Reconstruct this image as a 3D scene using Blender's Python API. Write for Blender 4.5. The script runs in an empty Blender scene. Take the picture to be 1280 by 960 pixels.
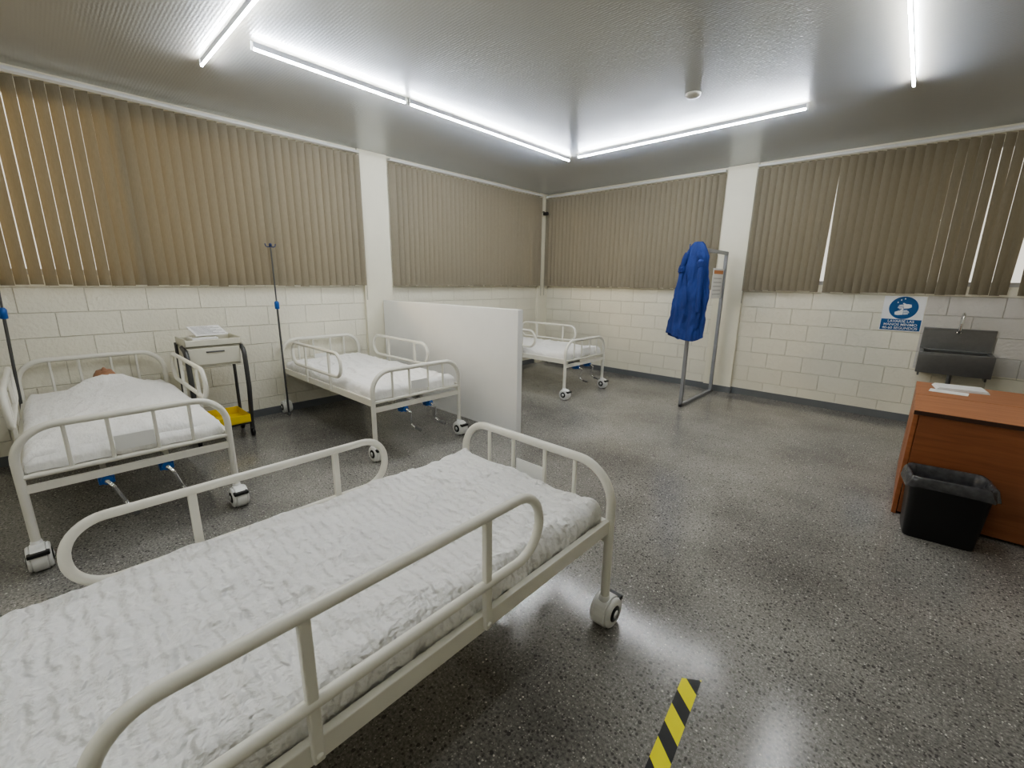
import bpy, math, random
from mathutils import Vector, Matrix, noise
import numpy as np
random.seed(7)
SC=bpy.context.scene
COL=SC.collection
H=2.985

# ------------------------------------------------------------ materials
def newmat(name):
    m=bpy.data.materials.new(name);m.use_nodes=True
    nt=m.node_tree;b=nt.nodes["Principled BSDF"]
    return m,nt,b
def N(nt,t,**kw):
    n=nt.nodes.new(t)
    for k,v in kw.items():
        if k.startswith("i_"): n.inputs[k[2:].replace("_"," ")].default_value=v
        else: setattr(n,k,v)
    return n
def simple(name,col,rough=.5,metal=0,nscale=0,namt=.08,bump=0,bscale=60,spec=.5,coat=0):
    m,nt,b=newmat(name)
    b.inputs["Roughness"].default_value=rough;b.inputs["Metallic"].default_value=metal
    b.inputs["Specular IOR Level"].default_value=spec
    b.inputs["Coat Weight"].default_value=coat
    tc=N(nt,"ShaderNodeTexCoord")
    no=N(nt,"ShaderNodeTexNoise");no.inputs["Scale"].default_value=nscale or 6;no.inputs["Detail"].default_value=4
    nt.links.new(tc.outputs["Object"],no.inputs["Vector"])
    mx=N(nt,"ShaderNodeMix",data_type='RGBA')
    mx.inputs[6].default_value=tuple(c*(1-namt) for c in col)+(1,)
    mx.inputs[7].default_value=tuple(min(1,c*(1+namt)) for c in col)+(1,)
    nt.links.new(no.outputs["Fac"],mx.inputs[0]);nt.links.new(mx.outputs[2],b.inputs["Base Color"])
    if bump:
        n2=N(nt,"ShaderNodeTexNoise");n2.inputs["Scale"].default_value=bscale;n2.inputs["Detail"].default_value=3
        nt.links.new(tc.outputs["Object"],n2.inputs["Vector"])
        bp=N(nt,"ShaderNodeBump");bp.inputs["Strength"].default_value=bump;bp.inputs["Distance"].default_value=.004
        nt.links.new(n2.outputs["Fac"],bp.inputs["Height"]);nt.links.new(bp.outputs[0],b.inputs["Normal"])
    return m
def block_wall(name,axis,k=1.0):
    m,nt,b=newmat(name);L=nt.links.new
    tc=N(nt,"ShaderNodeTexCoord");sx=N(nt,"ShaderNodeSeparateXYZ");cx=N(nt,"ShaderNodeCombineXYZ")
    L(tc.outputs["Object"],sx.inputs[0]);L(sx.outputs[axis],cx.inputs[0]);L(sx.outputs[2],cx.inputs[1])
    br=N(nt,"ShaderNodeTexBrick");br.offset=.5
    for kk,v in {"Scale":1.0,"Mortar Size":.006,"Mortar Smooth":1.0,"Bias":0,"Brick Width":.4,"Row Height":.2}.items(): br.inputs[kk].default_value=v
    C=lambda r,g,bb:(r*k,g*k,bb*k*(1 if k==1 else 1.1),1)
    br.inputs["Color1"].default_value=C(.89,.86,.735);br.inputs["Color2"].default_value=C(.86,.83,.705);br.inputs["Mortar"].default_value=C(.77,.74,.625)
    L(cx.outputs[0],br.inputs["Vector"])
    no=N(nt,"ShaderNodeTexNoise");no.inputs["Scale"].default_value=34;no.inputs["Detail"].default_value=5
    L(tc.outputs["Object"],no.inputs["Vector"])
    n3=N(nt,"ShaderNodeTexNoise");n3.inputs["Scale"].default_value=2.2;n3.inputs["Detail"].default_value=3
    L(tc.outputs["Object"],n3.inputs["Vector"])
    ma=N(nt,"ShaderNodeMath",operation='MULTIPLY');ma.inputs[1].default_value=1.2;L(no.outputs["Fac"],ma.inputs[0])
    su=N(nt,"ShaderNodeMath",operation='SUBTRACT');L(ma.outputs[0],su.inputs[0]);L(br.outputs["Fac"],su.inputs[1])
    bp=N(nt,"ShaderNodeBump");bp.inputs["Strength"].default_value=.9;bp.inputs["Distance"].default_value=.006
    L(su.outputs[0],bp.inputs["Height"]);L(bp.outputs[0],b.inputs["Normal"])
    mx=N(nt,"ShaderNodeMix",data_type='RGBA',blend_type='MULTIPLY');mx.inputs[0].default_value=.15
    L(br.outputs["Color"],mx.inputs[6]);L(n3.outputs["Fac"],mx.inputs[7]);L(mx.outputs[2],b.inputs["Base Color"])
    b.inputs["Roughness"].default_value=.45
    return m
def floor_mat():
    m,nt,b=newmat("polished_terrazzo");L=nt.links.new
    tc=N(nt,"ShaderNodeTexCoord")
    big=N(nt,"ShaderNodeTexNoise");big.inputs["Scale"].default_value=1.3;big.inputs["Detail"].default_value=4;big.inputs["Roughness"].default_value=.55
    L(tc.outputs["Object"],big.inputs["Vector"])
    med=N(nt,"ShaderNodeTexNoise");med.inputs["Scale"].default_value=90;med.inputs["Detail"].default_value=5;med.inputs["Roughness"].default_value=.7
    L(tc.outputs["Object"],med.inputs["Vector"])
    r1=N(nt,"ShaderNodeValToRGB");r1.color_ramp.elements[0].position=.28;r1.color_ramp.elements[0].color=(.185,.178,.166,1)
    r1.color_ramp.elements[1].position=.75;r1.color_ramp.elements[1].color=(.36,.348,.325,1);L(big.outputs["Fac"],r1.inputs[0])
    r2=N(nt,"ShaderNodeValToRGB");r2.color_ramp.elements[0].position=.36;r2.color_ramp.elements[0].color=(.52,.52,.52,1)
    r2.color_ramp.elements[1].position=.64;r2.color_ramp.elements[1].color=(1.3,1.3,1.3,1);L(med.outputs["Fac"],r2.inputs[0])
    mu=N(nt,"ShaderNodeMix",data_type='RGBA',blend_type='MULTIPLY');mu.inputs[0].default_value=1
    L(r1.outputs[0],mu.inputs[6]);L(r2.outputs[0],mu.inputs[7])
    last=mu.outputs[2]
    for sc,thr,pick,col,fac in ((125,.34,.76,(.52,.50,.46,1),.85),(60,.24,.92,(.72,.69,.64,1),1),(72,.37,.72,(.08,.077,.073,1),.8),(36,.27,.90,(.07,.068,.065,1),.8)):
        vo=N(nt,"ShaderNodeTexVoronoi");vo.inputs["Scale"].default_value=sc;L(tc.outputs["Object"],vo.inputs["Vector"])
        lt=N(nt,"ShaderNodeMath",operation='LESS_THAN');lt.inputs[1].default_value=thr;L(vo.outputs["Distance"],lt.inputs[0])
        sp=N(nt,"ShaderNodeSeparateColor");L(vo.outputs["Color"],sp.inputs[0])
        gt=N(nt,"ShaderNodeMath",operation='GREATER_THAN');gt.inputs[1].default_value=pick;L(sp.outputs[0],gt.inputs[0])
        m2=N(nt,"ShaderNodeMath",operation='MULTIPLY');L(lt.outputs[0],m2.inputs[0]);L(gt.outputs[0],m2.inputs[1])
        m3=N(nt,"ShaderNodeMath",operation='MULTIPLY');L(m2.outputs[0],m3.inputs[0]);m3.inputs[1].default_value=fac
        mx=N(nt,"ShaderNodeMix",data_type='RGBA');L(m3.outputs[0],mx.inputs[0]);L(last,mx.inputs[6]);mx.inputs[7].default_value=col
        last=mx.outputs[2]
    L(last,b.inputs["Base Color"])
    mr=N(nt,"ShaderNodeMapRange");mr.inputs[1].default_value=.3;mr.inputs[2].default_value=.7;mr.inputs[3].default_value=.08;mr.inputs[4].default_value=.20
    L(big.outputs["Fac"],mr.inputs[0]);L(mr.outputs[0],b.inputs["Roughness"])
    bp=N(nt,"ShaderNodeBump");bp.inputs["Strength"].default_value=.08;bp.inputs["Distance"].default_value=.002
    L(med.outputs["Fac"],bp.inputs["Height"]);L(bp.outputs[0],b.inputs["Normal"])
    return m
def ceil_mat():
    m,nt,b=newmat("ceiling_panel_paint");L=nt.links.new
    tc=N(nt,"ShaderNodeTexCoord")
    no=N(nt,"ShaderNodeTexNoise");no.inputs["Scale"].default_value=.8;no.inputs["Detail"].default_value=4;L(tc.outputs["Object"],no.inputs["Vector"])
    r=N(nt,"ShaderNodeValToRGB");r.color_ramp.elements[0].color=(.49,.46,.37,1);r.color_ramp.elements[1].color=(.59,.56,.46,1)
    L(no.outputs["Fac"],r.inputs[0]);L(r.outputs[0],b.inputs["Base Color"])
    b.inputs["Roughness"].default_value=.42;b.inputs["Specular IOR Level"].default_value=1.0;b.inputs["Metallic"].default_value=.4
    b.inputs["Sheen Weight"].default_value=.25;b.inputs["Sheen Roughness"].default_value=.3;b.inputs["Sheen Tint"].default_value=(.42,.60,1,1)
    b.inputs["Coat Weight"].default_value=.8;b.inputs["Coat Roughness"].default_value=.20;b.inputs["Coat IOR"].default_value=1.75
    b.inputs["Specular Tint"].default_value=(.5,.68,1,1)  # blue sheen and specular tints put the tubes' bluish glare into the ceiling
    n2=N(nt,"ShaderNodeTexNoise");n2.inputs["Scale"].default_value=60;n2.inputs["Detail"].default_value=3;L(tc.outputs["Object"],n2.inputs["Vector"])
    wv=N(nt,"ShaderNodeTexWave",wave_type='BANDS',bands_direction='Y');wv.inputs["Scale"].default_value=16;L(tc.outputs["Object"],wv.inputs["Vector"])
    ad=N(nt,"ShaderNodeMath",operation='MULTIPLY_ADD');L(wv.outputs["Fac"],ad.inputs[0]);ad.inputs[1].default_value=.3;L(n2.outputs["Fac"],ad.inputs[2])
    bp=N(nt,"ShaderNodeBump");bp.inputs["Strength"].default_value=.45;bp.inputs["Distance"].default_value=.004
    L(ad.outputs[0],bp.inputs["Height"]);L(bp.outputs[0],b.inputs["Normal"]);L(bp.outputs[0],b.inputs["Coat Normal"])
    return m
def sheet_mat(name,stripe=True):
    m,nt,b=newmat(name);L=nt.links.new
    tc=N(nt,"ShaderNodeTexCoord")
    b.inputs["Base Color"].default_value=(.92,.915,.90,1);b.inputs["Roughness"].default_value=.85
    b.inputs["Sheen Weight"].default_value=.2
    wv=N(nt,"ShaderNodeTexWave",wave_type='BANDS',bands_direction='X');wv.inputs["Scale"].default_value=8.5 if stripe else 3
    wv.inputs["Distortion"].default_value=4.5;wv.inputs["Detail"].default_value=2;wv.inputs["Detail Scale"].default_value=2.2;wv.inputs["Detail Roughness"].default_value=.6
    L(tc.outputs["Object"],wv.inputs["Vector"])
    mp=N(nt,"ShaderNodeMapping");mp.inputs["Scale"].default_value=(30,55,40);L(tc.outputs["Object"],mp.inputs[0])
    no=N(nt,"ShaderNodeTexNoise");no.inputs["Scale"].default_value=1.2;no.inputs["Detail"].default_value=3;L(mp.outputs[0],no.inputs["Vector"])
    mu=N(nt,"ShaderNodeMath",operation='MULTIPLY_ADD');L(wv.outputs["Fac"],mu.inputs[0]);mu.inputs[1].default_value=.55;
    L(no.outputs["Fac"],mu.inputs[2])
    n2=N(nt,"ShaderNodeTexNoise");n2.inputs["Scale"].default_value=4.5;n2.inputs["Detail"].default_value=5;n2.inputs["Distortion"].default_value=1.0;L(tc.outputs["Object"],n2.inputs["Vector"])
    ad=N(nt,"ShaderNodeMath",operation='MULTIPLY_ADD');L(n2.outputs["Fac"],ad.inputs[0]);ad.inputs[1].default_value=4.0;L(mu.outputs[0],ad.inputs[2])
    bp=N(nt,"ShaderNodeBump");bp.inputs["Strength"].default_value=1.0 if stripe else .4;bp.inputs["Distance"].default_value=.013
    L(ad.outputs[0],bp.inputs["Height"]);L(bp.outputs[0],b.inputs["Normal"])
    return m
def emit(name,col,st):
    m=bpy.data.materials.new(name);m.use_nodes=True;nt=m.node_tree;nt.nodes.clear()
    e=N(nt,"ShaderNodeEmission");e.inputs[0].default_value=col+(1,);e.inputs[1].default_value=st
    o=N(nt,"ShaderNodeOutputMaterial");nt.links.new(e.outputs[0],o.inputs[0]);return m
def blind_mat():
    m,nt,b=newmat("blind_fabric");L=nt.links.new
    tc=N(nt,"ShaderNodeTexCoord");mp=N(nt,"ShaderNodeMapping");mp.inputs["Scale"].default_value=(90,90,12);L(tc.outputs["Object"],mp.inputs[0])
    no=N(nt,"ShaderNodeTexNoise");no.inputs["Scale"].default_value=2;no.inputs["Detail"].default_value=3;L(mp.outputs[0],no.inputs[0])
    r=N(nt,"ShaderNodeValToRGB");r.color_ramp.elements[0].color=(.235,.208,.16,1);r.color_ramp.elements[1].color=(.325,.292,.225,1)
    L(no.outputs["Fac"],r.inputs[0]);L(r.outputs[0],b.inputs["Base Color"]);b.inputs["Roughness"].default_value=.7
    tr=N(nt,"ShaderNodeBsdfTranslucent");tr.inputs[0].default_value=(.42,.36,.22,1)
    mx=N(nt,"ShaderNodeMixShader");mx.inputs[0].default_value=.10
    L(b.outputs[0],mx.inputs[1]);L(tr.outputs[0],mx.inputs[2]);L(mx.outputs[0],nt.nodes["Material Output"].inputs[0])
    return m
def glass_mat():
    m=bpy.data.materials.new("window_glass");m.use_nodes=True;nt=m.node_tree;nt.nodes.clear()
    t=N(nt,"ShaderNodeBsdfTransparent");g=N(nt,"ShaderNodeBsdfGlossy");g.inputs["Roughness"].default_value=.05
    mx=N(nt,"ShaderNodeMixShader");mx.inputs[0].default_value=.08;o=N(nt,"ShaderNodeOutputMaterial")
    nt.links.new(t.outputs[0],mx.inputs[1]);nt.links.new(g.outputs[0],mx.inputs[2]);nt.links.new(mx.outputs[0],o.inputs[0]);return m
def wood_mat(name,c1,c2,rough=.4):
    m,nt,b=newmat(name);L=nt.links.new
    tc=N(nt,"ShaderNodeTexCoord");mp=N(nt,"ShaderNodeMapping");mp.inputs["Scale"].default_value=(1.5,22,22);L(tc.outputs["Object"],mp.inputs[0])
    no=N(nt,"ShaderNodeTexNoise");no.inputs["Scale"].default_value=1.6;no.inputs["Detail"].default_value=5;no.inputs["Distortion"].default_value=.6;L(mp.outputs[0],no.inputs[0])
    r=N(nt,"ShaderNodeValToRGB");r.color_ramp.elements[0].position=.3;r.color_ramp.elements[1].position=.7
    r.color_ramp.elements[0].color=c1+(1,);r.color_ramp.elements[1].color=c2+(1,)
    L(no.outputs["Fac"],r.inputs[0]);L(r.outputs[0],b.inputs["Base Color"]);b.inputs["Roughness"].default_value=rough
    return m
def tape_mat():
    m,nt,b=newmat("hazard_tape");L=nt.links.new
    tc=N(nt,"ShaderNodeTexCoord");sx=N(nt,"ShaderNodeSeparateXYZ");L(tc.outputs["Object"],sx.inputs[0])
    ad=N(nt,"ShaderNodeMath",operation='ADD');L(sx.outputs[0],ad.inputs[0]);L(sx.outputs[1],ad.inputs[1])
    di=N(nt,"ShaderNodeMath",operation='DIVIDE');L(ad.outputs[0],di.inputs[0]);di.inputs[1].default_value=.15
    fr=N(nt,"ShaderNodeMath",operation='FRACT');L(di.outputs[0],fr.inputs[0])
    gt=N(nt,"ShaderNodeMath",operation='GREATER_THAN');L(fr.outputs[0],gt.inputs[0]);gt.inputs[1].default_value=.45
    mx=N(nt,"ShaderNodeMix",data_type='RGBA');L(gt.outputs[0],mx.inputs[0]);mx.inputs[6].default_value=(.012,.012,.012,1);mx.inputs[7].default_value=(1,.93,.01,1)
    L(mx.outputs[2],b.inputs["Base Color"]);b.inputs["Roughness"].default_value=.5
    return m

M=dict(
 cream=simple("cream_powder_coat",(.80,.785,.71),.32,namt=.04),
 wallL=block_wall("painted_block_left",1),wallB=block_wall("painted_block_back",0),
 plaster=simple("painted_plaster",(.82,.79,.66),.5,namt=.05,bump=.2,bscale=40),
 floor=floor_mat(),ceil=ceil_mat(),
 base=simple("grey_baseboard",(.16,.17,.18),.45),
 sheet=sheet_mat("white_seersucker_sheet"),sheet2=sheet_mat("white_cotton_sheet",False),
 foam=simple("mattress_cover",(.6,.6,.58),.8),
 blind=blind_mat(),rail=simple("white_aluminium",(.7,.7,.68),.35),cord=simple("beige_cord",(.35,.33,.27),.6),
 alu=simple("window_aluminium",(.5,.5,.5),.35,.7),glass=glass_mat(),
 wplastic=simple("white_plastic",(.86,.86,.84),.3,namt=.02),bplastic=simple("black_plastic",(.012,.012,.013),.35),
 gplastic=simple("grey_rubber",(.13,.13,.13),.6),blue=simple("blue_plastic",(.02,.12,.42),.35),dkblue=simple("dark_blue_hook",(.012,.03,.12),.35),
 chrome=simple("chrome",(.75,.76,.78),.15,1,namt=.02),steel=simple("brushed_stainless",(.27,.275,.28),.32,.9,30,.1),
 pole=simple("pole_steel",(.16,.165,.17),.3,.8),
 darkmetal=simple("dark_grey_metal",(.10,.10,.10),.4,.5),greymetal=simple("grey_painted_metal",(.30,.31,.33),.4,.3),
 cart=simple("cart_cream_plastic",(.66,.64,.54),.45),yellow=simple("yellow_plastic",(.80,.60,.05),.4),
 part=simple("partition_white",(.88,.88,.86),.45,namt=.03,bump=.15,bscale=120),
 paper=simple("paper",(.85,.85,.84),.7,namt=.02),ink=simple("ink",(.08,.08,.10),.7),greyink=simple("grey_print",(.4,.4,.42),.7),orange=simple("orange_print",(.62,.27,.12),.7),
 gown=simple("blue_nonwoven",(.018,.044,.20),.85,bump=.6,bscale=50,namt=.25),
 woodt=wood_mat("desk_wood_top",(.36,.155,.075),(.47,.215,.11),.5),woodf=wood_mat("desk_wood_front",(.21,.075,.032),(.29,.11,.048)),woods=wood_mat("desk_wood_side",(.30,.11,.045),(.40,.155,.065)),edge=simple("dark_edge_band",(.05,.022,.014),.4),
 bag=simple("black_bin_liner",(.07,.07,.075),.18,namt=.6,nscale=30,bump=1,bscale=25),
 signblue=simple("sign_blue",(.008,.10,.29),.35,namt=.03),signwhite=simple("sign_white",(.85,.86,.87),.35,namt=.02),
 tape=tape_mat(),tube=emit("led_light",(.93,.965,1.0),140),
 skin=simple("skin",(.38,.20,.12),.5),hair=simple("dark_hair",(.03,.02,.015),.7,bump=.6,bscale=200),
 greyblock=block_wall("grey_block",0,.74),
)

# ------------------------------------------------------------ mesh builder
class B:
    def __init__(s): s.v=[];s.f=[];s.m=[];s.s=[]
    def add(s,vs,fs,mi=0,sm=False):
        o=len(s.v);s.v+=[tuple(v) for v in vs]
        for f in fs: s.f.append(tuple(i+o for i in f));s.m.append(mi);s.s.append(sm)
        return s
    def box(s,x0,x1,y0,y1,z0,z1,mi=0):
        vs=[(x,y,z) for z in (z0,z1) for y in (y0,y1) for x in (x0,x1)]
        return s.add(vs,[(0,2,3,1),(4,5,7,6),(0,1,5,4),(2,6,7,3),(0,4,6,2),(1,3,7,5)],mi)
    def tube(s,path,r,seg=12,closed=False,mi=0,sq=False):
        P=[Vector(p) for p in path];n=len(P)
        R=r if hasattr(r,'__len__') else [r]*n
        T=[]
        for i in range(n):
            a=P[(i-1)%n] if (closed or i>0) else P[i]
            b=P[(i+1)%n] if (closed or i<n-1) else P[i]
            T.append((b-a).normalized())
        up=Vector((0,0,1)) if abs(T[0].z)<.9 else Vector((0,1,0))
        nrm=(up-T[0]*up.dot(T[0])).normalized()
        vs=[]
        for i in range(n):
            nrm=(nrm-T[i]*nrm.dot(T[i])).normalized();bi=T[i].cross(nrm)
            for k in range(seg):
                a=2*math.pi*(k+(.5 if sq else 0))/seg
                vs.append(P[i]+(nrm*math.cos(a)+bi*math.sin(a))*R[i])
        fs=[]
        for i in range(n if closed else n-1):
            j=(i+1)%n
            for k in range(seg):
                l=(k+1)%seg;fs.append((i*seg+k,i*seg+l,j*seg+l,j*seg+k))
        s.add(vs,fs,mi,not sq)
        if not closed:
            s.add(vs[:seg],[tuple(range(seg))[::-1]],mi);s.add(vs[-seg:],[tuple(range(seg))],mi)
        return s
    def lathe(s,prof,c=(0,0,0),axis='z',seg=24,mi=0,sm=True):
        vs=[];n=len(prof)
        for r,h in prof:
            for k in range(seg):
                a=2*math.pi*k/seg;x,y=r*math.cos(a),r*math.sin(a)
                p={'z':(x,y,h),'y':(x,h,y),'x':(h,x,y)}[axis]
                vs.append((p[0]+c[0],p[1]+c[1],p[2]+c[2]))
        fs=[]
        for i in range(n-1):
            for k in range(seg):
                l=(k+1)%seg;f=(i*seg+k,i*seg+l,(i+1)*seg+l,(i+1)*seg+k)
                fs.append(f if axis!='y' else f[::-1])
        s.add(vs,fs,mi,sm)
        s.add(vs[:seg],[tuple(range(seg))],mi);s.add(vs[-seg:],[tuple(range(seg))],mi)
        return s
    def ell(s,c,r,mi=0,nu=16,nv=10):
        vs=[];fs=[]
        for i in range(nv+1):
            t=math.pi*i/nv
            for k in range(nu):
                a=2*math.pi*k/nu;vs.append((c[0]+r[0]*math.sin(t)*math.cos(a),c[1]+r[1]*math.sin(t)*math.sin(a),c[2]+r[2]*math.cos(t)))
        for i in range(nv):
            for k in range(nu):
                l=(k+1)%nu;fs.append((i*nu+k,(i+1)*nu+k,(i+1)*nu+l,i*nu+l))
        return s.add(vs,fs,mi,True)
    def done(s,name,mats,parent=None,bevel=0,loc=None):
        me=bpy.data.meshes.new(name);me.from_pydata(s.v,[],s.f)
        for i in range(len(me.polygons)):
            me.polygons[i].material_index=s.m[i];me.polygons[i].use_smooth=s.s[i]
        for m in mats: me.materials.append(M[m])
        me.validate();me.update()
        o=bpy.data.objects.new(name,me);COL.objects.link(o)
        if parent: o.parent=parent
        if loc: o.location=loc
        if bevel:
            md=o.modifiers.new("bevel",'BEVEL');md.width=bevel;md.segments=2;md.limit_method='ANGLE';md.angle_limit=math.radians(50)
        return o
def rp(pts,r,n=7,closed=False):
    P=[Vector(p) for p in pts];out=[];m=len(P)
    for i in range(m):
        if not closed and i in (0,m-1): out.append(P[i]);continue
        a,b,c=P[(i-1)%m],P[i],P[(i+1)%m]
        rr=r[i] if hasattr(r,'__len__') else r
        u=(a-b);v=(c-b);ang=u.angle(v)
        d=min(rr/math.tan(ang/2),u.length*.4999,v.length*.4999);R=d*math.tan(ang/2)
        u.normalize();v.normalize();ctr=b+(u+v).normalized()*(R/math.sin(ang/2))
        p0=b+u*d-ctr;p1=b+v*d-ctr;tot=p0.angle(p1)
        for k in range(n+1):
            t=k/n;out.append(ctr+(p0*math.sin((1-t)*tot)+p1*math.sin(t*tot))/math.sin(tot))
    return out
def root(name,label,cat,loc=(0,0,0),rz=0,group=None):
    e=bpy.data.objects.new(name,None);e.empty_display_size=.1;COL.objects.link(e);e.location=loc;e.rotation_euler=(0,0,rz)
    tag(e,label,cat,group);return e
def tag(o,label,cat,group=None):
    o["label"]=label;o["category"]=cat
    if group:o["group"]=group
def struct(o): o["kind"]="structure";return o
def copy_tree(o,parent=None):
    c=o.copy();COL.objects.link(c)
    if parent is not None: c.parent=parent;c.matrix_parent_inverse=o.matrix_parent_inverse.copy()
    for ch in list(o.children): copy_tree(ch,c)
    return c

# ------------------------------------------------------------ room shell
X1,Y1=7.6,-9.0
struct(B().box(-.2,X1+.2,Y1-.2,.2,-.12,0).done("floor",["floor"]))
struct(B().box(-.2,X1+.2,Y1-.2,.2,H,H+.1).done("ceiling",["ceil"]))
def wall_open(name,mat,axis,a0,a1,opens):
    b=B();cuts=sorted(opens);zb,zt=1.5,2.86
    def bx(p,q,z0,z1):
        if axis=='y': b.box(-.18,0,p,q,z0,z1)
        else: b.box(p,q,0,.18,z0,z1)
    bx(a0,a1,0,zb);bx(a0,a1,zt,H)
    cur=a0
    for p,q in cuts: bx(cur,p,zb,zt);cur=q
    bx(cur,a1,zb,zt)
    return struct(b.done(name,[mat]))
wl=[(-7.9,-3.80),(-3.15,-.40)];wb=[(.15,2.90),(3.52,7.2)]
wall_open("wall_left","wallL",'y',Y1,.18,wl)
wall_open("wall_back","wallB",'x',0,X1,wb)
struct(B().box(X1,X1+.15,Y1,.18,0,H).done("wall_right",["plaster"]))
struct(B().box(-.18,X1+.15,Y1-.15,Y1,0,H).done("wall_front",["plaster"]))
def window(name,axis,p,q):
    b=B();zb,zt=1.5,2.86
    n=max(2,round((q-p)/.95));w=.045
    def bx(a,c,z0,z1,d0,d1,mi):
        if axis=='y': b.box(-d1,-d0,a,c,z0,z1,mi)
        else: b.box(a,c,d0,d1,z0,z1,mi)
    bx(p,q,zb,zb+w,.08,.13,0);bx(p,q,zt-w,zt,.08,.13,0)
    for i in range(n+1):
        a=p+(q-p-w)*i/n;bx(a,a+w,zb+w,zt-w,.08,.13,0)
    bx(p,q,zb+w,zt-w,.10,.106,1)
    struct(b.done(name,["alu","glass"]))
for i,(ax,(p,q)) in enumerate([('y',wl[0]),('y',wl[1]),('x',wb[0]),('x',wb[1])]): window("window_%d"%(i+1),ax,p,q)
struct(B().box(0,.05,-3.66,-3.27,0,H).done("trim_1",["plaster"],bevel=.006))
struct(B().box(3.04,3.41,-.05,0,0,H).done("trim_2",["plaster"],bevel=.006))
struct(B().box(0,.05,-.27,0,0,H).done("trim_3",["plaster"],bevel=.006))
b=B().box(0,.012,Y1,-3.66,0,.08);b.box(.0,.062,-3.672,-3.258,0,.08);b.box(0,.012,-3.258,-.28,0,.08)
struct(b.done("baseboard_left",["base"]))
b=B().box(.05,3.03,-.012,0,0,.085);b.box(3.028,3.422,-.062,0,0,.085);b.box(3.422,X1,-.012,0,0,.085)
struct(b.done("baseboard_back",["base"]))
struct(B().box(0,.02,Y1,-.27,H-.02,H).done("trim_4",["plaster"]));struct(B().box(.05,X1,-.02,0,H-.02,H).done("trim_5",["plaster"]))
struct(B().box(5.23,X1,-.004,0,.62,1.40).done("trim_6",["greyblock"]))  # thin patch of greyer blocks on the wall behind the sink

# ------------------------------------------------------------ blinds
def blind(axis,a0,a1,label,ang,gaps=(),z0=1.42,z1=2.93):
    e=root("vertical_blind",label,"blind",group="vertical window blinds")
    wd=.092;n=int(round((a1-a0-.08)/.078));pitch=(a1-a0-.08)/n;b=B();rnd=random.Random(int(a0*100))
    def P(al,nr,z): return (nr,al,z) if axis=='y' else (al,-nr,z)
    for i in range(n+1):
        c=a0+.04+i*pitch;a=math.radians(ang+rnd.uniform(-2,2));sway=rnd.uniform(-.002,.002);tw=math.radians(rnd.uniform(-1.5,1.5))
        for g,sh,da in gaps:
            if abs(c-g)<pitch/2: sway+=sh;tw+=math.radians(da)
        zz=z0+rnd.uniform(-.010,.006);vs=[];K=4;R=6
        for r in range(R+1):
            t=r/R;z=z1-.03+(zz-z1+.03)*t;aa=a+tw*t;cc=c+sway*t
            for k in range(K+1):
                u=(k/K-.5)*wd;bow=.007*(1-(2*k/K-1)**2)
                vs.append(P(cc+u*math.cos(aa)-bow*math.sin(aa),.085+u*math.sin(aa)+bow*math.cos(aa),z))
        fs=[(r*(K+1)+k,r*(K+1)+k+1,(r+1)*(K+1)+k+1,(r+1)*(K+1)+k) for r in range(R) for k in range(K)]
        b.add(vs,fs,0,True)
    b.done("slats",["blind"],e)
    b=B()
    if axis=='y': b.box(.05,.12,a0,a1,z1-.012,z1+.015)
    else: b.box(a0,a1,-.12,-.05,z1-.012,z1+.015)
    b.done("headrail",["rail"],e,bevel=.004)
    b=B();al=a0+.02 if axis=='x' else a1-.02
    b.tube(rp([P(al,.125,z1-.02),P(al,.125,1.25),P(al,.14,1.25),P(al,.14,z1-.02)],.007,3),.0025,6)
    b.done("control_cord",["cord"],e)
    return e
blind('y',-7.6,-3.665,"beige vertical fabric blind glowing warm from light behind",37.5)
blind('y',-3.265,-.275,"closed beige vertical blind between the column and room corner",36,gaps=[(-.55,.025,10),(-.72,-.01,5)])
blind('x',.06,3.038,"closed beige vertical blind covering a short window",-36)
blind('x',3.412,7.2,"beige vertical blind with bright gaps between twisted slats",-33,gaps=[(4.22,-.02,-2),(4.30,.028,-2),(5.57,.010,-4),(5.74,-.025,-5),(5.82,.03,-6)])

# ------------------------------------------------------------ LED lights
def led(axis,c,a0,a1):
    L=a1-a0
    e=root("led_tube_light","slim white LED tube light mounted on the ceiling","ceiling light",group="LED tube lights on the ceiling")
    e.location=((c,(a0+a1)/2,H) if axis=='y' else ((a0+a1)/2,c,H));e.rotation_euler=(0,0,math.pi/2 if axis=='y' else 0)
    h=L/2
    B().box(-h,h,-.005,.005,-.034,0).done("housing",["greymetal"],e)
    B().tube([(-h+.015,0,-.041),(h-.015,0,-.041)],.0080,14).done("light_tube",["tube"],e)
    for sg in (-1,1): B().box(sg*h-.015 if sg>0 else -h,sg*h if sg>0 else -h+.015,-.009,.009,-.050,0).done("end_cap",["wplastic"],e,bevel=.003)
led('y',1.72,-5.28,-4.10);led('y',1.72,-4.08,-1.75);led('x',-1.81,1.88,4.21);led('x',-5.43,1.18,3.5)
led('y',4.87,-4.15,-1.8);led('x',-7.6,3.0,5.35)

sd=root("smoke_detector","round white smoke detector on the ceiling","smoke detector",(3.55,-2.62,H))
B().lathe([(.06,0),(.06,-.01),(.05,-.024),(.025,-.034),(.001,-.035)],seg=28).done("detector_body",["ceil"],sd)
B().lathe([(.052,-.012),(.054,-.016),(.052,-.020)],seg=28).done("vent_ring",["gplastic"],sd)

cam_=root("security_camera","small black camera bracketed in the room corner","camera",(.05,-.20,2.68))
B().tube([(0,0,0),(.04,0,0),(.05,0,-.02)],.01).done("bracket",["bplastic"],cam_)
b=B().lathe([(.001,-.03),(.025,-.03),(.028,.0),(.028,.06),(.001,.062)],(.06,0,-.035),'x',16);b.done("camera_body",["bplastic"],cam_)

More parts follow.
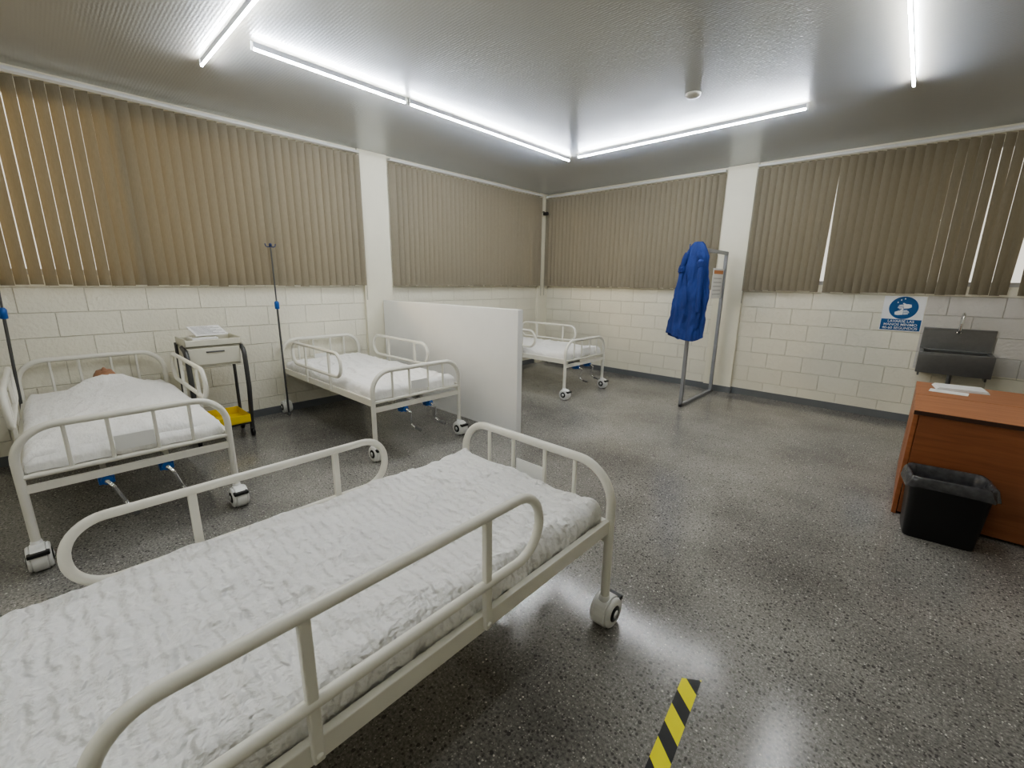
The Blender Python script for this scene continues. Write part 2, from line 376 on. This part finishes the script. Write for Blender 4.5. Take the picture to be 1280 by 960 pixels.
# ------------------------------------------------------------ beds
BL,BW=1.93,.92
RX0,RX1=.36,1.43
def bed_parts(e):
    hw=BW/2
    def panel(name,x,top,out):
        b=B();b.tube(rp([(x,-hw,.13),(x,-hw,top),(x,hw,top),(x,hw,.13)],.17,10),.0195,14)
        b.tube([(x,-hw,.50),(x,hw,.50)],.014,10)
        b.box(x-.012,x+.012,-hw,hw,.415,.455)
        o=b.done(name,["cream"],e)
        for y in (-.27,-.10,.10,.27): B().tube([(x,y,.50),(x,y,top-.004)],.0095,10).done("upright_bar",["cream"],o)
        B().box(x-.004+out*.012,x+.004+out*.012,-.088,.088,.545,.635).done("name_plate",["wplastic"],o,bevel=.003)
    panel("head_panel",0,.83,-1);panel("foot_panel",BL,.755,1)
    b=B()
    for s in (-1,1): b.box(.01,BL-.01,s*(hw-.005)-.012,s*(hw-.005)+.012,.465,.525)
    for x in (.3,.75,1.2,1.65): b.box(x-.02,x+.02,-hw+.01,hw-.01,.455,.485)
    b.box(.35,1.75,-.16,-.135,.40,.425);b.box(.35,1.75,.135,.16,.40,.425)
    for x in (.5,1.4): b.box(x-.015,x+.015,-.3,.3,.40,.425)
    b.done("frame",["cream"],e,bevel=.003)
    B().box(.03,BL-.03,-hw+.03,hw-.03,.487,.505).done("bed_deck",["cream"],e,bevel=.003)
    for s in (-1,1):
        y=s*(hw+.012);b=B()
        b.tube(rp([(RX0,y,.63),(RX1,y,.63),(RX1,y,.85),(RX0,y,.85)],.105,9,True),.0155,12,True)
        o=b.done("side_rail",["cream"],e)
        for x in (.685,1.195):
            B().box(x-.013,x+.013,y-.010,y+.010,.478,.845).done("rail_post",["cream"],o,bevel=.004)
            B().lathe([(.001,s*.004),(.009,s*.004),(.007,s*.014),(.001,s*.015)],(x,y,.497),'y',12).done("pivot_bolt",["cream"],o)
    for x in (0,BL):
        for s in (-1,1):
            y=s*hw;d=-1 if x==0 else 1
            b=B().lathe([(.013,.10),(.013,.17)],(x,y,0),'z',12)
            n=24;vs=[];cx,cz=x+d*.018,.068
            for side in (-1,1):
                for k in range(n+1):
                    a=math.radians(-55+290*k/n);vs.append((cx+.073*math.cos(a),y+side*.029,max(.004,cz+.073*math.sin(a))))
            fs=[(k,k+1,n+2+k,n+1+k) for k in range(n)]+[tuple(range(n+1))[::-1],tuple(range(n+1,2*n+2))]
            b.add(vs,fs,0);b.lathe([(.001,.128),(.026,.128),(.022,.155),(.014,.158)],(x,y,0),'z',16)
            o=b.done("caster",["wplastic"],e,bevel=.004)
            for sd_ in (-1,1):
                w=B();y0=y+sd_*.030;y1=y+sd_*.045
                w.lathe([(.001,y0-y),(.066,y0-y),(.068,(y0+y1)/2-y),(.062,y1-y),(.044,y1-y+sd_*.001),(.001,y1-y+sd_*.001)],(cx,y,cz),'y',28)
                w.lathe([(.001,y1-y+sd_*.0015),(.037,y1-y+sd_*.0015),(.034,y1-y+sd_*.005),(.001,y1-y+sd_*.006)],(cx,y,cz),'y',24,mi=1)
                w.lathe([(.001,y1-y+sd_*.0065),(.019,y1-y+sd_*.0065),(.001,y1-y+sd_*.010)],(cx,y,cz),'y',18)
                w.done("wheel",["wplastic","bplastic"],o)
            B().box(cx+d*.055-.022,cx+d*.055+.022,y-.042,y+.042,.098,.118).done("brake_pedal",["bplastic"],o,bevel=.005)
    for y in (-.15,.12):
        c=B().tube([(BL-.35,y,.40),(BL+.015,y,.385)],.012,10)
        c.tube(rp([(BL+.01,y,.385),(BL+.045,y+.02,.36),(BL-.02,y+.06,.23),(BL+.03,y+.075,.20)],.012,4),.010,10)
        o=c.done("crank",["chrome"],e)
        b=B().tube([(BL-.10,y,.39),(BL+.005,y,.387)],.026,14);b.box(BL-.075,BL-.014,y-.035,y+.035,.36,.43)
        b.done("crank_collar",["blue"],o,bevel=.004)
        B().tube([(BL+.03,y+.075,.20),(BL+.09,y+.09,.185)],.014,12).done("crank_grip",["gplastic"],o)
def sheet_obj(name,L,W,ztop,zbot,parent,mat,seed,hf=None,amp=.006,over=0,x0=0,nx=180,ny=90,r=.04,sidamp=.012):
    side=ztop-zbot;ext=max(.001,side-r)+r*math.pi/2
    b=B();vs=[]
    U=np.linspace(-ext if over!=2 else 0,L+ext,nx);V=np.linspace(-ext,W+ext,ny)
    def f(u,Lm):
        if u<0: o=-u;sg=-1;base=0
        elif u>Lm: o=u-Lm;sg=1;base=Lm
        else: return u,0.
        t=min(o,r*math.pi/2);return base+sg*r*math.sin(t/r),r*(1-math.cos(t/r))+max(0,o-r*math.pi/2)
    for u in U:
        for v in V:
            x,dx=f(u,L);y,dy=f(v,W);d=max(dx,dy)
            p=Vector((u*3.1+seed,v*3.1,seed));q=noise.noise(p)*amp*2.6
            for a,(k1,k2) in enumerate(((2.2,6.5),(5.0,3.0),(7.5,9.0))):
                cr=1-abs(noise.noise(Vector((u*k1+seed*3+a*9,v*k2+u*1.5,1.3+a))))
                q+=amp*(1.6,1.2,.8)[a]*max(0,cr-.80)/.20
            q+=noise.noise(Vector((u*16,v*11,seed)))*amp*.5
            z=ztop-d+q*(1 if d<r else .3)
            sid=0
            if d>.01:
                s_=(u if dy>=dx else v)
                sid=.006*min(1,d/.05)+(noise.noise(Vector((s_*9+seed,d*7,seed*2)))+.5*noise.noise(Vector((s_*22+seed,d*12,seed))))*sidamp*min(1,d/.05)
            if hf: z+=hf(x+x0,y-W/2)*max(0,1-d/.06)
            xx=x+((1 if u>L/2 else -1)*sid if dx>dy else 0)
            yy=y+((1 if v>W/2 else -1)*sid if dy>=dx and dy>0 else 0)
            vs.append((xx,yy-W/2,z))
    fs=[(i*ny+j,(i+1)*ny+j,(i+1)*ny+j+1,i*ny+j+1) for i in range(nx-1) for j in range(ny-1)]
    b.add(vs,fs,0,True);return b.done(name,[mat],parent)
MT=.606
def mattress(label,seed,loc,rz,mat="sheet",top=MT,sa=.012,am=.006):
    e=root("mattress",label,"mattress",loc,rz,"sheeted mattresses on the beds")
    B().box(.07,BL-.07,-.38,.38,.507,top-.03).done("mattress_core",["foam"],e,bevel=.02)
    o=sheet_obj("fitted_sheet",BL-.16,.77,top,.507,e,mat,seed,r=.045,sidamp=sa,amp=am)
    o.location=(.08,0,0)
    return e
NB=(3.9,-4.985-BL,0)
e0=root("hospital_bed","cream metal hospital bed with rounded side rails, wrinkled white sheet","bed",NB,math.pi/2,"hospital beds");bed_parts(e0)
beds=[((.07,-6.23),"cream metal hospital bed with a person lying under the sheet"),((.06,-4.27),"cream metal hospital bed beside the white partition, rails raised"),((.03,-1.54),"cream metal hospital bed standing behind the white partition")]
for (x,y),lab in beds:
    c=copy_tree(e0);c.location=(x,y,0);c.rotation_euler=(0,0,0);c["label"]=lab
for ch in e0.children:
    if ch.name.startswith("side_rail") and ch.data.vertices[0].co.y>0: ch.location.z=-.07
mattress("thin mattress with a wrinkled white seersucker sheet",1.7,NB,math.pi/2,sa=.020,am=.0075)
mattress("thin mattress with white sheet under a covered person",5.1,(.07,-6.23,0),0,"sheet2",.575)
mattress("thin mattress with a smooth white sheet by the partition",8.3,(.06,-4.27,0),0,"sheet2",.60)
mattress("thin mattress with a white sheet behind the partition",12.9,(.03,-1.54,0),0,"sheet2",.60)

# ------------------------------------------------------------ person under sheet
PX,PY,PZ=.09,-6.20,.560
b=B();ZS=.36
def E(c,r,**k): b.ell((c[0],c[1],c[2]*ZS),(r[0],r[1],r[2]*ZS),**k)
def cap(p0,p1,r0,r1,zs=True):
    path=[];R=[]
    p0=Vector(p0);p1=Vector(p1)
    if zs: p0.z*=ZS;p1.z*=ZS;r0*=.5;r1*=.56
    d=(p1-p0).normalized()
    for k in range(5):
        a=math.pi/2*(1-k/4.);path.append(p0-d*r0*math.sin(a));R.append(max(.002,r0*math.cos(a)))
    for k in range(5):
        a=math.pi/2*k/4.;path.append(p1+d*r1*math.sin(a));R.append(max(.002,r1*math.cos(a)))
    b.tube(path,R,14)
hx,hz=.215,.106
b.ell((hx,0,hz),(.105,.077,.083),nu=24,nv=16)
b.ell((hx+.055,0,hz+.008),(.065,.058,.062),nu=20,nv=14)
b.ell((hx+.025,0,hz+.083),(.024,.013,.02))
b.ell((hx+.037,0,hz+.085),(.011,.017,.014))
b.ell((hx+.066,0,hz+.067),(.010,.024,.010))
b.ell((hx-.012,0,hz+.067),(.018,.055,.014))
b.ell((hx+.10,0,hz+.045),(.02,.025,.02))
for s in (-1,1):
    b.ell((hx+.005,s*.03,hz+.066),(.012,.014,.01));b.ell((hx+.015,s*.079,hz-.005),(.030,.008,.018))
cap((hx+.06,0,.08),(.42,0,.03),.054,.036,False)
E((.50,0,.085),(.17,.18,.085),nu=24,nv=14);E((.72,0,.08),(.22,.145,.078),nu=24,nv=14);E((.93,0,.08),(.15,.155,.078),nu=24,nv=14)
for s in (-1,1):
    cap((.42,s*.15,.08),(.70,s*.19,.07),.056,.050);cap((.70,s*.19,.07),(.93,s*.205,.06),.050,.042)
    b.ell((.985,s*.205,.020),(.05,.036,.014))
    for k,(fy,fl) in enumerate(((-.028,.062),(-.010,.075),(.009,.070),(.027,.052))):
        cap((1.025,s*(.205+fy),.021),(1.025+fl*.55,s*(.205+fy*1.1),.022),.0092,.0085,False);cap((1.025+fl*.55,s*(.205+fy*1.1),.022),(1.025+fl,s*(.205+fy*1.1),.015),.0085,.0075,False)
    cap((.96,s*.174,.021),(1.00,s*.158,.020),.012,.011,False);cap((1.00,s*.158,.020),(1.03,s*.156,.016),.0105,.009,False)
    cap((.98,s*.085,.09),(1.33,s*.10,.08),.080,.066);cap((1.33,s*.10,.08),(1.66,s*.11,.07),.066,.05)
    b.ell((1.69,s*.145,.030),(.032,.06,.026))
body=b.done("person",["skin"],None,loc=(PX,PY,PZ))
md=body.modifiers.new("fuse",'REMESH');md.mode='VOXEL';md.voxel_size=.006;md.use_smooth_shade=True
md=body.modifiers.new("soft",'SMOOTH');md.iterations=4;md.factor=.5
tag(body,"person lying on back under a white sheet, head showing","person")
b=B();vs=[];nu,nv=24,10
for i in range(nv+1):
    t=math.pi*.36*i/nv
    for k in range(nu):
        a=2*math.pi*k/nu;vs.append((hx+.003-.109*math.cos(t),.081*math.sin(t)*math.cos(a),hz+.087*math.sin(t)*math.sin(a)))
b.add(vs,[(i*nu+k,(i+1)*nu+k,(i+1)*nu+(k+1)%nu,i*nu+(k+1)%nu) for i in range(nv) for k in range(nu)],0,True)
b.done("hair",["hair"],body)
def hp(x,y):
    xs=[.20,.30,.36,.42,.50,.75,1.0,1.35,1.60,1.75,1.82,1.9];hs=[.12,.13,.115,.080,.060,.052,.050,.045,.042,.044,.025,.0]
    ws=[.14,.17,.22,.30,.35,.36,.36,.34,.32,.31,.28,.2]
    h=float(np.interp(x,xs,hs));w=float(np.interp(x,xs,ws))
    return h*math.exp(-(abs(y-.03)/w)**3)
ts=sheet_obj("bed_sheet",1.46,.795,.592,.515,None,"sheet2",20.2,hf=hp,amp=.003,over=2,x0=.34,nx=120,r=.04)
ts.location=(.07+.34,-6.23,0)
tag(ts,"white cotton top sheet draped over a lying person","bed sheet")

# ------------------------------------------------------------ IV poles
def ivpole(x,y,top,lab,lean=0):
    e=root("iv_pole",lab,"iv stand",(x,y,0),0,"IV poles clamped at the bed heads");e.rotation_euler=(lean,0,0)
    B().tube([(0,0,.012),(0,0,1.22)],.010,12).tube([(0,0,1.2),(0,0,top)],.0075,10).done("pole",["pole"],e)
    B().lathe([(.011,-.045),(.023,-.04),(.023,.025),(.013,.04)],(0,0,1.22),'z',14).done("height_clamp",["blue"],e)
    for s in (-1,1): B().tube(rp([(0,0,top-.01),(0,s*.03,top-.012),(0,s*.045,top-.005),(0,s*.05,top+.02)],.02,4),.005,8).done("hook",["dkblue"],e)
    B().lathe([(.008,-.01),(.014,-.01),(.014,.02),(.004,.025)],(0,0,top),'z',12).done("top_cap",["dkblue"],e)
    B().lathe([(.022,.005),(.022,.02),(.011,.03)],(0,0,0),'z',16).done("foot_socket",["gplastic"],e)
ivpole(.165,-4.756,1.82,"thin grey metal IV pole with blue clamp and hooks")
ivpole(.185,-6.716,1.86,"thin grey IV pole leaning slightly beside the occupied bed",math.radians(-2.2))

# ------------------------------------------------------------ cart
ce=root("medical_cart","cream trolley with drawer, dark curved legs, yellow tray","cart",(.46,-5.475,0))
hy=.215;hx2=.18
b=B().box(-hx2,hx2,-hy,hy,.90,.92);b.box(-hx2,-hx2+.015,-hy,hy,.92,.965);b.box(hx2-.015,hx2,-hy,hy,.90,.965);b.box(-hx2,hx2,-hy,-hy+.015,.90,.975);b.box(-hx2,hx2,hy-.015,hy,.90,.975)
b.done("top_tray",["cart"],ce,bevel=.008)
B().box(-hx2+.01,hx2-.015,-hy+.008,hy-.015,.72,.90).done("cabinet_body",["cart"],ce,bevel=.008)
dr=B().box(hx2-.015,hx2,-hy+.015,hy-.025,.74,.89).done("drawer",["cart"],ce,bevel=.008)
B().box(hx2,hx2+.010,-.07,.07,.85,.862).done("drawer_handle",["gplastic"],dr,bevel=.003)
b=B()
for s in (-1,1):
    b.tube(rp([(hx2-.10,s*(hy+.002),.90),(hx2+.03,s*(hy+.002),.86),(hx2+.045,s*(hy+.002),.50),(hx2-.02,s*(hy+.002),.10)],.14,9),.020,12)
    b.tube([(-hx2+.02,s*(hy+.002),.92),(-hx2+.02,s*(hy+.002),.10)],.014,10)
    b.tube([(-hx2+.02,s*(hy+.002),.14),(hx2-.02,s*(hy+.002),.14)],.014,10)
b.tube([(-hx2+.02,-hy,.14),(-hx2+.02,hy,.14)],.012,10);b.tube([(hx2-.02,-hy,.14),(hx2-.02,hy,.14)],.012,10)
b.done("tube_frame",["darkmetal"],ce)
b=B();tx0,tx1,ty0,ty1,tz=-.14,.25,-.14,.19,.17
b.box(tx0,tx1,ty0,ty1,tz,tz+.008);b.box(tx0,tx0+.006,ty0,ty1,tz,tz+.075);b.box(tx1-.006,tx1,ty0,ty1,tz,tz+.075);b.box(tx0,tx1,ty0,ty0+.006,tz,tz+.075);b.box(tx0,tx1,ty1-.006,ty1,tz,tz+.075)
b.done("lower_tray",["yellow"],ce,bevel=.003)
for sx in (-hx2+.02,hx2-.02):
    for s in (-1,1):
        o=B().box(sx-.014,sx+.014,s*(hy+.002)-.018,s*(hy+.002)+.018,.075,.105).done("caster",["darkmetal"],ce,bevel=.003)
        B().lathe([(.001,-.014),(.036,-.014),(.04,0),(.036,.014),(.001,.014)],(sx,s*(hy+.002),.04),'y',18).done("wheel",["bplastic"],o)
dv=B().box(-.11,.11,-.10,.10,0,.055).done("supply_box",["wplastic"],None,loc=(.46,-5.52,.921),bevel=.01)
tag(dv,"small white plastic supply box in the cart tray","box")
B().box(-.09,.09,-.08,.08,.055,.060).done("box_lid",["cart"],dv,bevel=.003)
pp=B().box(-.10,.10,-.13,.13,0,.006).done("clipboard",["paper"],None,loc=(.45,-5.47,1.022),bevel=.002)
pp.rotation_euler=(0,math.radians(20),.15);tag(pp,"white printed record sheets on a clipboard on the cart","clipboard")
b=B()
for i in range(9): b.box(-.08+i*.019,-.076+i*.019,-.11,.03+.08*((i*7)%3)/2,.0062,.0066)
b.done("printed_lines",["ink"],pp)

# ------------------------------------------------------------ partition
pt=B().box(.064,2.42,-3.43,-3.36,0,1.235).done("partition_panel",["part"],None,bevel=.004)
tag(pt,"low white smooth partition panel between two beds","partition")

# ------------------------------------------------------------ metal frame, gown, notice
fe=root("metal_frame_stand","tall grey square-tube metal frame stand on the floor","metal frame",(3.19,-.72,0))
for y in (-.51,.54): B().box(-.02,.02,y-.02,y+.02,.0,1.91).done("post",["greymetal"],fe,bevel=.003)
B().box(-.02,.02,-.53,.56,1.87,1.91).done("top_bar",["greymetal"],fe,bevel=.003)
B().box(-.02,.02,-.53,.56,0,.035).done("bottom_bar",["greymetal"],fe,bevel=.003)
ntc=B().box(-.004,.0,-.40,0,-.19,.19,0).box(.0,.001,-.37,-.03,.12,.165,1)
for k in range(5): ntc.box(0,.001,-.36,-.06,.06-k*.05,.068-k*.05,2)
o=ntc.done("notice_sheet",["paper","orange","greyink"],None,loc=(3.19,-.202,1.50));tag(o,"white printed notice with orange heading fixed to frame","notice")

ge=root("surgical_gown","crumpled blue disposable gown hanging from the frame post","gown",(3.20,-1.335,0),math.radians(-15))
b=B();nu,nv=140,100;vs=[]
for i in range(nv+1):
    t=i/nv;z=1.95-t*1.07
    w=float(np.interp(t,[0,.03,.08,.15,.3,.5,.8,1],[.05,.085,.115,.150,.170,.195,.225,.245]))
    dp=float(np.interp(t,[0,.1,.3,.7,1],[.03,.05,.060,.066,.07]))
    cxo=float(np.interp(t,[0,.2,.6,1],[.05,.03,.01,-.02]))
    for k in range(nu):
        a=2*math.pi*k/nu;ca,sa=math.cos(a),math.sin(a)
        cr=1-abs(noise.noise(Vector((ca*3.5+t*2,sa*3.5,t*6))))*2
        fold=1+min(t*3,1)*(.13*math.sin(a*7+t*2.2)+.09*math.sin(a*13-t*5+1)+.24*noise.noise(Vector((ca*2,sa*2,t*4.5)))+.14*cr+.14*noise.noise(Vector((ca*5,sa*5,t*14))))
        x=cxo+w*ca*(1+.35*(fold-1));y=dp*sa*fold
        vs.append((x,y,z+.035*t*math.sin(a*2+.6)+.025*t*noise.noise(Vector((ca*3,t*4,2)))))
b.add(vs,[(i*nu+k,(i+1)*nu+k,(i+1)*nu+(k+1)%nu,i*nu+(k+1)%nu) for i in range(nv) for k in range(nu)],0,True)
b.add(vs[:nu],[tuple(range(nu))],0)
b.done("gown_body",["gown"],ge)
def sleeve(pts,R,seed):
    b=B();path=rp(pts,.12,8);n=len(path)
    fine=[]
    for i in range(n-1):
        for k in range(6): fine.append(path[i].lerp(path[i+1],k/6))
    fine.append(path[-1]);m=len(fine)
    fine=[p+Vector((noise.noise(Vector((i*.12,seed,1)))*.012,noise.noise(Vector((i*.12,seed,4)))*.01,0)) for i,p in enumerate(fine)]
    rr=[np.interp(i/(m-1),[0,.2,.9,1],R)*(1+.35*noise.noise(Vector((i*.25,seed,0)))) for i in range(m)]
    b.tube(fine,rr,16);b.done("sleeve",["gown"],ge)
sleeve([(.08,-.01,1.85),(.14,-.03,1.70),(.165,-.045,1.18)],[.04,.045,.036,.028],1.0)
sleeve([(-.05,-.02,1.83),(-.11,-.035,1.65),(-.10,-.058,1.12)],[.04,.045,.036,.028],5.0)
B().tube(rp([(-.03,-.04,1.93),(-.02,-.07,1.6),(.03,-.085,1.3),(.0,-.09,1.05)],.1,6),.005,6).done("tie_strap",["gown"],ge)
B().tube(rp([(.02,0,1.94),(.01,.04,1.955),(0,.082,1.925)],.03,4),.008,8).done("hanging_loop",["gown"],ge)

# ------------------------------------------------------------ desks, papers, bin
def desk(y0,y1,lab,x0=5.26,x1=6.86):
    e=root("desk",lab,"desk",((x0+x1)/2,(y0+y1)/2,0),0,"wooden desks pushed together")
    hx_=(x1-x0)/2;hy_=(y1-y0)/2
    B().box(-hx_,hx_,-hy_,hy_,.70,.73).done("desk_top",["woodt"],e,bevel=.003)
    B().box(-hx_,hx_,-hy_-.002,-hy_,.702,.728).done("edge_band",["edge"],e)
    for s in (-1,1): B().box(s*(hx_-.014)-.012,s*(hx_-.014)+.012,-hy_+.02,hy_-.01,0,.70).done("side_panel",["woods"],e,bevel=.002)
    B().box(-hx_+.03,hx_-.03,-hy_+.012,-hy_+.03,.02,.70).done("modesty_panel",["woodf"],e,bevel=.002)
desk(-2.78,-2.20,"orange-brown wooden desk with a solid front panel behind a bin")
desk(-2.19,-1.60,"orange-brown wooden desk carrying papers near the steel sink")
b=B()
for k in range(6): b.box(-.14+k*.003,.15-k*.002,-.10+((k*5)%3)*.004,.10,k*.003,k*.003+.0026)
o=b.done("paper_stack",["paper"],None,loc=(5.50,-1.78,.731));o.rotation_euler=(0,0,.12);tag(o,"stack of white papers on the wooden desk","paper")
o=B().box(-.105,.105,-.06,.06,0,.002).done("paper_sheet",["paper"],None,loc=(5.44,-1.96,.7305));o.rotation_euler=(0,0,-.1);tag(o,"loose white paper sheet on the wooden desk","paper")
be=root("trash_bin","black plastic waste bin lined with a shiny dark plastic bag","trash bin",(5.475,-2.955,0),math.radians(6))
def rrect(hx_,hy_,r,n=6):
    out=[]
    for cx,cy,a0 in ((hx_-r,hy_-r,0),(-hx_+r,hy_-r,90),(-hx_+r,-hy_+r,180),(hx_-r,-hy_+r,270)):
        for k in range(n+1):
            a=math.radians(a0+90*k/n);out.append((cx+r*math.cos(a),cy+r*math.sin(a)))
    return out
def loft(b,secs,mi=0,capb=True):
    n=len(secs[0][0]);vs=[(x,y,z) for s,z in secs for x,y in s]
    b.add(vs,[(i*n+k,i*n+(k+1)%n,(i+1)*n+(k+1)%n,(i+1)*n+k) for i in range(len(secs)-1) for k in range(n)],mi,True)
    if capb: b.add(vs[:n],[tuple(range(n))[::-1]],mi)
b=B();loft(b,[(rrect(.155,.095,.03),0),(rrect(.16,.10,.035),.02),(rrect(.178,.12,.04),.36),(rrect(.184,.126,.04),.365),(rrect(.184,.126,.04),.385),(rrect(.172,.114,.04),.385),(rrect(.15,.09,.03),.02)])
b.done("bin_body",["bplastic"],be)
b=B();prof=((-.03,.16),(-.022,.30),(-.012,.375),(-.004,.398),(.006,.402),(.014,.390),(.018,.36),(.022,.330),(.024,.315))
vs=[]
for j,(g,z) in enumerate(prof):
    s=rrect(.174+g,.116+g,.045,29)
    for k,(x,y) in enumerate(s):
        l=math.hypot(x,y);w=.014*noise.noise(Vector((x*30,y*30,j*.35)))*(.6+j*.12)
        dz=.020*noise.noise(Vector((x*16,y*16,3)))+(.04*noise.noise(Vector((x*11,y*11,9))) if j>6 else 0)
        vs.append((x+w*x/l,y+w*y/l,z+dz))
n=len(rrect(.1,.1,.02,29))
b.add(vs,[(i*n+k,i*n+(k+1)%n,(i+1)*n+(k+1)%n,(i+1)*n+k) for i in range(len(prof)-1) for k in range(n)],0,True)
b.done("bin_liner",["bag"],be)

# ------------------------------------------------------------ sink
se=root("wall_sink","wall-mounted stainless steel hand sink with gooseneck tap","sink",(5.52,0,0))
w2=.27
B().box(-w2,w2,-.02,-.006,.83,1.07).box(-w2,w2,-.035,-.006,1.055,1.075).done("backsplash",["steel"],se,bevel=.003)
b=B();zr=.85;ad_=.21
b.box(-w2,w2,-.055,-.02,zr-.02,zr);b.box(-w2,w2,-.42,-.385,zr-.02,zr);b.box(-w2,-w2+.035,-.385,-.055,zr-.02,zr);b.box(w2-.035,w2,-.385,-.055,zr-.02,zr)
b.box(-w2,w2,-.42,-.412,zr-ad_,zr-.018);b.box(-w2,-w2+.008,-.41,-.02,zr-ad_,zr-.018);b.box(w2-.008,w2,-.41,-.02,zr-ad_,zr-.018)
b.done("basin_apron",["steel"],se,bevel=.003)
b=B();S=lambda a,c,z:([(x,y-.22) for x,y in rrect(a,c,.05)],z)
loft(b,[S(.15,.10,zr-.20),S(.20,.15,zr-.18),S(.236,.166,zr-.02),S(.23,.16,zr-.02),S(.19,.14,zr-.165),([(x,y-.22) for x,y in rrect(.02,.02,.01)],zr-.18)])
b.done("bowl",["steel"],se)
b=B().tube(rp([(0,-.035,1.03),(0,-.10,1.05),(0,-.10,1.24),(0,-.24,1.24),(0,-.24,1.14)],[0,.02,.06,.06,0],6),.012,12)
fo=b.done("faucet",["chrome"],se)
B().lathe([(.026,0),(.026,.012),(.014,.02)],(0,-.034,1.03),'z',16).done("faucet_base",["chrome"],fo)
B().tube([(0,-.22,.66),(0,-.22,.50),(0,-.10,.45),(0,-.012,.45)],.02,12).done("drain_pipe",["steel"],se)
for a in (-.25,.235): B().box(a,a+.015,-.36,-.02,.60,.66).done("support_bracket",["steel"],se)

# ------------------------------------------------------------ sign
ge2=root("hand_washing_sign","blue and white hand-washing instruction sign on the block wall","sign",(5.05,-.004,1.2))
b=B();b.box(-.175,.175,-.002,.004,-.187,.190,1);b.box(-.168,.168,-.004,.002,-.18,-.060,0)
n=48
vs=[(.122*math.cos(2*math.pi*k/n),yy,.065+.122*math.sin(2*math.pi*k/n)) for yy in (-.0045,.002) for k in range(n)]
b.add(vs,[tuple(range(n))]+[(k,n+k,n+(k+1)%n,(k+1)%n) for k in range(n)],0)
b.done("sign_plate",["signblue","signwhite"],ge2)
def blob(name,pts,y=-.0062):
    b=B();b.add([(x,y,z) for x,z in pts],[tuple(range(len(pts)))],0);return b.done(name,["signwhite"],ge2)
def hand(cx,cz,rot,fl,sc):
    b=B();c,s=math.cos(rot),math.sin(rot)
    def tr(x,z): x*=fl*sc;z*=sc;return (cx+x*c-z*s,-.0062,cz+x*s+z*c)
    b.add([tr(x,z) for x,z in ((-.052,-.014),(-.03,-.022),(.012,-.022),(.016,.020),(-.02,.024),(-.052,.014))],[tuple(range(6))])
    for k in range(4):
        z=-.018+k*.0125;l=(.036,.046,.043,.033)[k]
        b.add([tr(.016,z-.0042),tr(.014+l,z-.0038),tr(.018+l,z),tr(.014+l,z+.0038),tr(.016,z+.0042)],[tuple(range(5))])
    b.add([tr(-.012,.024),tr(.012,.042),tr(.020,.036),tr(.010,.020)],[tuple(range(4))])
    b.done("hand_symbol",["signwhite"],ge2)
hand(-.012,.012,.15,1,1.05);hand(.012,.080,.15,-1,1.0)
for x,z in ((-.055,.122),(-.03,.148),(.0,.162)):
    blob("drop_symbol",[(x,z+.012),(x+.006,z),(x+.003,z-.006),(x-.003,z-.006),(x-.006,z)])
def text(body,size,x,y,z,name,parent,mat):
    cu=bpy.data.curves.new(name,'FONT');cu.body=body;cu.size=size;cu.align_x='CENTER';cu.extrude=.0004;cu.offset=.0003
    t=bpy.data.objects.new(name,cu);COL.objects.link(t);bpy.context.view_layer.update()
    me=bpy.data.meshes.new_from_object(t.evaluated_get(bpy.context.evaluated_depsgraph_get()));bpy.data.objects.remove(t)
    me.materials.clear();me.materials.append(M[mat]);o=bpy.data.objects.new(name,me);COL.objects.link(o);o.parent=parent;o.location=(x,y,z);o.rotation_euler=(math.pi/2,0,0);return o
for i,s in enumerate(("LAVARSE LAS","MANOS MÍNIMO","40-60 SEGUNDOS")):
    text(s,.038,0,-.006,-.094-i*.037,"caption_lettering",ge2,"signwhite")

# ------------------------------------------------------------ hazard tape
L_=1.1
tp=B().add([(-.032,.01,0),(.032,.045,0),(.032,-L_,0),(-.032,-L_,0),(-.032,.01,.0012),(.032,.045,.0012),(.032,-L_,.0012),(-.032,-L_,.0012)],[(0,1,2,3),(7,6,5,4),(0,4,5,1),(1,5,6,2),(2,6,7,3),(3,7,4,0)]).done("floor_tape",["tape"],None,loc=(4.765,-5.02,.0005))
tp.rotation_euler=(0,0,math.radians(6));tag(tp,"yellow and black striped hazard tape on the floor","floor tape")

# ------------------------------------------------------------ world, camera
w=bpy.data.worlds.new("World");SC.world=w;w.use_nodes=True;nt=w.node_tree
bg=nt.nodes["Background"];bg.inputs[0].default_value=(1.0,.95,.84,1);bg.inputs[1].default_value=1.2
ld=bpy.data.lights.new("added_warm_light",'POINT');ld.energy=620;ld.color=(1,.76,.42);ld.shadow_soft_size=.6  # unseen warm light, added to make the first left blind glow
lo=bpy.data.objects.new("added_warm_light",ld);COL.objects.link(lo);lo.location=(-2.6,-6.6,3.2)
tag(lo,"added warm light outside the window, unseen","added light")
f,yaw,pitch,roll,cx,cy=541.4073,.744,.2338,.0131,5.1681,-6.4883
fw=Vector((-math.sin(yaw)*math.cos(pitch),math.cos(yaw)*math.cos(pitch),-math.sin(pitch)))
r=fw.cross(Vector((0,0,1))).normalized();u=r.cross(fw)
c,s=math.cos(roll),math.sin(roll);r2=c*r+s*u;u2=-s*r+c*u
cd=bpy.data.cameras.new("camera");cd.sensor_width=36;cd.sensor_fit='HORIZONTAL';cd.lens=f*36/1280;cd.clip_start=.02
co=bpy.data.objects.new("camera",cd);COL.objects.link(co)
mt=Matrix((r2,u2,-fw)).transposed().to_4x4();mt.translation=(cx,cy,1.5);co.matrix_world=mt
SC.camera=co
SC.view_settings.view_transform='AgX'
SC.view_settings.look='AgX - Medium High Contrast'
